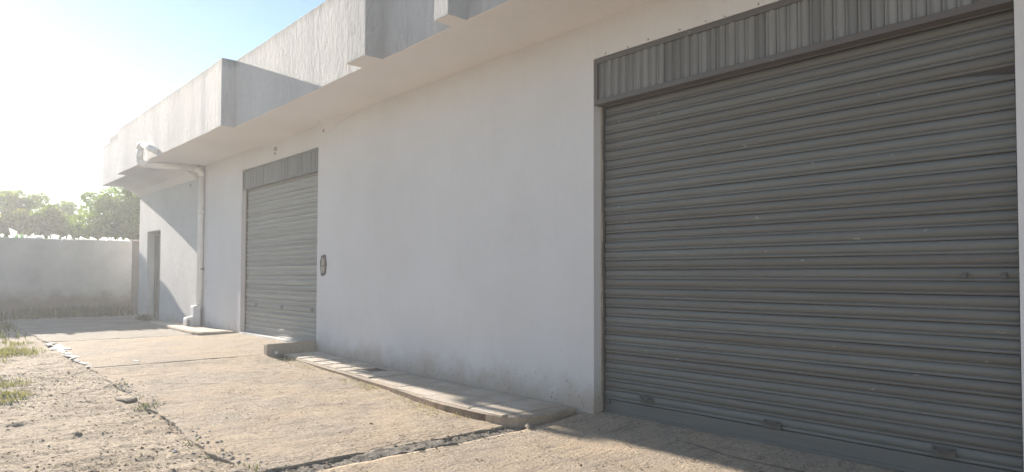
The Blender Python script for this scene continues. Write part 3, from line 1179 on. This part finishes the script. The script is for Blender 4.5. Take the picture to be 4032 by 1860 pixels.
# ------------------------------------------------------------------ grass, weeds, straw, gravel, litter
def blades(name, pts, hmin, hmax, wd, mat, lean, seed, kind="stuff"):
    r = np.random.default_rng(seed)
    n = len(pts)
    P = np.array(pts)
    a = r.uniform(0, 2 * math.pi, n)
    d = np.stack([np.cos(a), np.sin(a), np.zeros(n)], 1)
    pe = np.stack([-np.sin(a), np.cos(a), np.zeros(n)], 1)
    h = r.uniform(hmin, hmax, n)[:, None]
    w_ = (wd * r.uniform(.6, 1.3, n))[:, None]
    ln = (lean * r.uniform(.2, 1., n))[:, None]
    mid = P + d * h * ln * .35 + np.array([0, 0, 1]) * h * .6
    tip = P + d * h * ln + np.array([0, 0, 1]) * h * (1 - .45 * ln)
    V = np.stack([P - pe * w_, P + pe * w_, mid + pe * w_ * .8, mid - pe * w_ * .8, tip], 1).reshape(-1, 3)
    i = np.arange(n)[:, None] * 5
    f1 = i + np.array([[0, 1, 2]])
    f2 = i + np.array([[0, 2, 3]])
    f3 = i + np.array([[3, 2, 4]])
    o = big_mesh(name, V, np.concatenate([f1, f2, f3]), mat)
    if kind:
        o["kind"] = kind
    return o


def scatter(n, x0, x1, y0, y1, seed, fn):
    r = np.random.default_rng(seed)
    X = r.uniform(x0, x1, n)
    Y = r.uniform(y0, y1, n)
    keep = r.random(n) < fn(X, Y)
    X, Y = X[keep], Y[keep]
    return np.stack([X, Y, ground_z(X, Y) - .004], 1)


def blob(cx, cy, rx, ry):
    return lambda X, Y: np.clip(.8 - ((X - cx) / rx) ** 2 - ((Y - cy) / ry) ** 2 + 2.4 * fbm(X * 2.2, Y * 2.2, 3, 91), 0, 1)


blades("grass", scatter(16000, -18.2, -13.8, -6.2, -3.8, 1, blob(-16.2, -4.7, 1.9, .85)), .03, .11, .006, M['grass'], .9, 1)
blades("grass", scatter(11000, -12.6, -9.6, -6.0, -4.3, 2, blob(-11.3, -5.0, 1.1, .5)), .02, .07, .005, M['grass'], .9, 2)
blades("weeds", scatter(16000, -27.4, -26.2, -16.0, -.2, 3, lambda X, Y: np.clip((-26.0 - X) * 1.2, 0, 1) * np.clip(.5 + 1.6 * fbm(X * .8, Y * .8, 3, 92), 0, 1)), .15, .55, .012, M['grass_dark'], .8, 3)
blades("weeds", scatter(900, -24.6, -23.2, -.75, -.2, 8, lambda X, Y: np.clip(.9 - ((X + 23.9) / .55) ** 2 - ((Y + .45) / .25) ** 2, 0, 1)), .05, .26, .009, M['grass_dark'], .8, 8)
blades("weeds", scatter(42000, -27.2, -18.2, -15.0, -3.9, 4, lambda X, Y: np.clip(.45 + 2.6 * fbm(X * .6, Y * .6, 3, 93) - (Y + 4.6) * .5, 0, 1) * np.clip((Y + 15) / 5, 0, 1) * np.clip((-18.2 - X) / 2.5, 0, 1)), .05, .22, .010, M['grass_dark'], .8, 4)
edge_pts = scatter(26000, -12.2, -4.6, -4.15, -3.45, 5, lambda X, Y: np.clip(1 - np.abs(Y - edge_y(X)) / .16, 0, 1) * np.clip(.15 + 2.6 * fbm(X * 1.7, Y * .5, 3, 94), 0, 1))
blades("weeds", edge_pts, .015, .07, .005, M['grass_dark'], 1.1, 5)
# dry straw: thick at the foot of the sidewalk, thin over the yard
wy = lambda X: np.interp(X, [p[0] for p in OUT[:7]], [p[1] for p in OUT[:7]])
blades("dry_grass", scatter(14000, -12.3, -5.9, -1.65, -.72, 6, lambda X, Y: np.clip(1 - (wy(X) - .03 - Y) / .32, 0, 1) * (Y < wy(X) - .03) * np.clip(.25 + 2.2 * fbm(X * 1.5, Y * 1.5, 3, 95), 0, 1)), .015, .075, .0032, M['straw'], 1.4, 6)


def flat_bits(name, n, x0, x1, y0, y1, seed, fn, l0, l1, asp, mat, lift=.004):
    r = np.random.default_rng(seed)
    P = scatter(n, x0, x1, y0, y1, seed, fn)
    n = len(P)
    P[:, 2] += lift + .004
    a = r.uniform(0, 2 * math.pi, n)
    L = (r.uniform(l0, l1, n))[:, None]
    d = np.stack([np.cos(a), np.sin(a), r.normal(0, .22, n)], 1)
    pe = np.stack([-np.sin(a), np.cos(a), r.normal(0, .35, n)], 1)
    V = np.stack([P - d * L, P + pe * L * asp, P + d * L, P - pe * L * asp], 1).reshape(-1, 3)
    V[:, 2] = np.maximum(V[:, 2], np.repeat(P[:, 2], 4) - .004)
    o = big_mesh(name, V, np.arange(n * 4).reshape(-1, 4), mat)
    o["kind"] = "stuff"
    return o


dirt_only = lambda X, Y: np.clip((Y < edge_y(X)) * (.55 + 1.8 * fbm(X * .9, Y * .9, 3, 96)), 0, 1)
flat_bits("straw_litter", 60000, -14, -2.5, -9.0, -3.6, 21, dirt_only, .006, .028, .10, M['straw'])
flat_bits("leaf_litter", 16000, -14, -2.5, -9.0, -3.6, 22, dirt_only, .008, .026, .45, M['litter'])
mid_fn = lambda X, Y: np.clip((Y > edge_y(X) + .03) * (Y < np.where(X > -5.6, -.1, wy(X) - .04)) * (.35 + 2.0 * fbm(X * 1.1, Y * 1.6, 3, 97)), 0, 1)
flat_bits("straw_litter", 26000, -12.4, -2.0, -3.9, -.1, 23, mid_fn, .005, .022, .10, M['straw'])
flat_bits("leaf_litter", 9000, -12.4, -1.6, -3.9, -.05, 24, mid_fn, .005, .017, .45, M['litter'])


def pebbles(name, n, x0, x1, y0, y1, seed, fn, s0, s1, mat, flat=.6):
    r = np.random.default_rng(seed)
    P = scatter(n, x0, x1, y0, y1, seed, fn)
    n = len(P)
    base = np.array([(1, 0, 0), (.3, .95, 0), (-.8, .6, 0), (-.8, -.6, 0), (.3, -.95, 0), (.1, .1, 1), (.1, .1, -.6)])
    tri = np.array([(0, 1, 5), (1, 2, 5), (2, 3, 5), (3, 4, 5), (4, 0, 5), (1, 0, 6), (2, 1, 6), (3, 2, 6), (4, 3, 6), (0, 4, 6)])
    s = s0 + (s1 - s0) * r.random(n) ** 3.0
    a = r.uniform(0, 2 * math.pi, n)
    ca, sa = np.cos(a)[:, None], np.sin(a)[:, None]
    B = base[None] * r.uniform(.7, 1.2, (n, 7, 1)) * np.stack([np.ones(n), r.uniform(.6, 1, n), np.full(n, flat) * r.uniform(.6, 1.1, n)], 1)[:, None]
    V = np.stack([B[..., 0] * ca - B[..., 1] * sa, B[..., 0] * sa + B[..., 1] * ca, B[..., 2]], -1) * s[:, None, None] + P[:, None]
    f = (np.arange(n)[:, None, None] * 7 + tri[None]).reshape(-1, 3)
    o = big_mesh(name, V.reshape(-1, 3), f, mat)
    o["kind"] = "stuff"
    return o


pebbles("gravel", 26000, -15, -2.5, -9.0, -3.55, 31, dirt_only, .004, .015, M['stone'])
pebbles("gravel", 5000, -17, -1.8, -3.9, -.05, 32, lambda X, Y: np.clip(mid_fn(X, Y), 0, 1), .0025, .009, M['stone'])
pebbles("rubble", 7000, -12.5, -4.6, -4.2, -3.5, 33, lambda X, Y: np.clip(1 - np.abs(Y - edge_y(X)) / .3, 0, 1) * np.clip(.5 + 2 * fbm(X * 1.5, Y, 3, 98), 0, 1), .005, .032, M['stone'], .45)
pebbles("rubble", 700, -5.75, -5.35, -3.8, -.9, 34, lambda X, Y: X * 0 + .8, .005, .03, M['apron_rough'], .5)


# ------------------------------------------------------------------ single loose things
def rock(name, x, y, s, seed, mat, label, cat, z=None, rotz=0):
    r = random.Random(seed)
    bm = bmesh.new()
    bmesh.ops.create_icosphere(bm, subdivisions=2, radius=1)
    for v in bm.verts:
        k = 1 + .28 * math.sin(v.co.x * 3.1 + seed) * math.cos(v.co.y * 2.7 + seed * 2) + r.uniform(-.10, .10)
        v.co = Vector((v.co.x * s[0] * k, v.co.y * s[1] * k, v.co.z * s[2] * k))
    me = bpy.data.meshes.new(name)
    bm.to_mesh(me)
    bm.free()
    me.materials.append(mat)
    o = bpy.data.objects.new(name, me)
    zz = float(ground_z(x, y)) if z is None else z
    o.location = (x, y, zz + s[2] * .45)
    o.rotation_euler[2] = rotz
    C.objects.link(o)
    return tag(o, label, cat)


rock("rubble_chunk", -5.72, -3.83, (.17, .12, .045), 5, M['apron'], "flat broken concrete chunk at the near corner of the slab edge", "rubble")
rock("stone", -9.9, -3.83, (.20, .11, .025), 6, M['apron'], "flat pale stone on the slab edge beyond the weeds", "stone")
rock("plastic_scrap", -12.20, -.84, (.10, .06, .05), 7, M['rag'], "black plastic scrap lying at the foot of the ramp kerb", "scrap", None, .6)
rock("stone", -12.31, -.865, (.035, .03, .03), 8, M['white_stone'], "small white pebble against the black scrap by the ramp kerb", "stone", .06)
rock("stone", -5.44, -.86, (.06, .04, .03), 9, M['kerb'], "broken stone lump under the rounded corner of the sidewalk", "stone")
rock("stick", -12.95, -3.05, (.11, .018, .012), 10, M['rag'], "short dark stick lying on the far concrete slab", "stick", None, .3)
rock("stone", -8.2, -4.62, (.06, .045, .02), 11, M['dirt'], "brown clod on the bare dirt in front of the slab edge", "clod")
rock("plastic_scrap", -9.2, -5.25, (.03, .02, .012), 12, M['plastic'], "tiny white plastic scrap on the dirt at left", "scrap")
rock("plastic_scrap", -6.95, -4.02, (.025, .018, .012), 13, M['plastic'], "tiny white plastic scrap among weeds by the slab edge", "scrap")
rock("stone", -6.6, -4.75, (.055, .04, .03), 14, M['bark'], "dark lump of earth on the dirt near the bottom of the photograph", "clod")

dc = empty("drain_cover", (-9.72, -.27, -.04))
tag(dc, "rusty brown square plate lying on the sidewalk against the wall", "drain cover")
a = math.radians(38)
pl = [(-9.72 + .24 * math.cos(a + q * math.pi / 2), -.27 + .24 * math.sin(a + q * math.pi / 2)) for q in range(4)]
MB().prism(pl, 'z', -.043, -.018).build("plate", M['coverplate'], dc, .006)
MB().tube([(-9.76, -.27, -.018), (-9.75, -.27, .0), (-9.69, -.27, .0), (-9.68, -.27, -.018)], .006, 8).build("lift_ring", M['darkmetal'], dc)

# a few dry leaves on the shaded slab by the large door
leafm = []
for q in range(3):
    rr = random.Random(q + 300)
    pts_ = [(-.5, 0), (-.2, .22), (.15, .25), (.5, 0), (.15, -.22), (-.2, -.2)]
    vs = [(x_, y_, .12 * rr.uniform(-1, 1) + .3 * x_ * x_) for x_, y_ in pts_] + [(x_, y_, .05 + .12 * rr.uniform(-1, 1) + .3 * x_ * x_) for x_, y_ in pts_]
    fs = [tuple(range(6))[::-1], tuple(range(6, 12))] + [(i, (i + 1) % 6, 6 + (i + 1) % 6, 6 + i) for i in range(6)]
    leafm.append(MB().add(vs, fs).mesh("dry_leaf", M['litter']))
for i in range(46):
    x, y = rs.uniform(-6.8, -2.2), rs.uniform(-3.3, -.1)
    if -5.9 < x < -5.3 or (x < -5.3 and y > -1.2):
        continue
    o = bpy.data.objects.new("dry_leaf", leafm[i % 3])
    s_ = rs.uniform(.02, .045)
    o.location = (x, y, float(zg(x, y)) + .008)
    o.scale = (s_, s_, s_)
    o.rotation_euler = (rs.uniform(-.3, .3), rs.uniform(-.3, .3), rs.uniform(0, 6))
    C.objects.link(o)
    tag(o, "tiny dry brown leaf lying on the sandy concrete before the large shutter", "leaf", "dry leaves on the near concrete")

# ------------------------------------------------------------------ volume added to stand in for lens glare
if GLARE_HAZE_DENSITY > 0:
    hz = MB().box(-185, 185, -185, 185, -1.6, 8.2).build("glare_haze", bpy.data.materials.new("lens_glare_haze"))
    m = hz.data.materials[0]
    m.use_nodes = True
    t = m.node_tree
    t.nodes.clear()
    vo = t.nodes.new("ShaderNodeVolumePrincipled")
    vo.inputs["Color"].default_value = (.90, .94, 1.0, 1)
    vo.inputs["Density"].default_value = GLARE_HAZE_DENSITY
    vo.inputs["Anisotropy"].default_value = .50
    oo = t.nodes.new("ShaderNodeOutputMaterial")
    t.links.new(vo.outputs[0], oo.inputs["Volume"])
    tag(hz, kind="stuff")
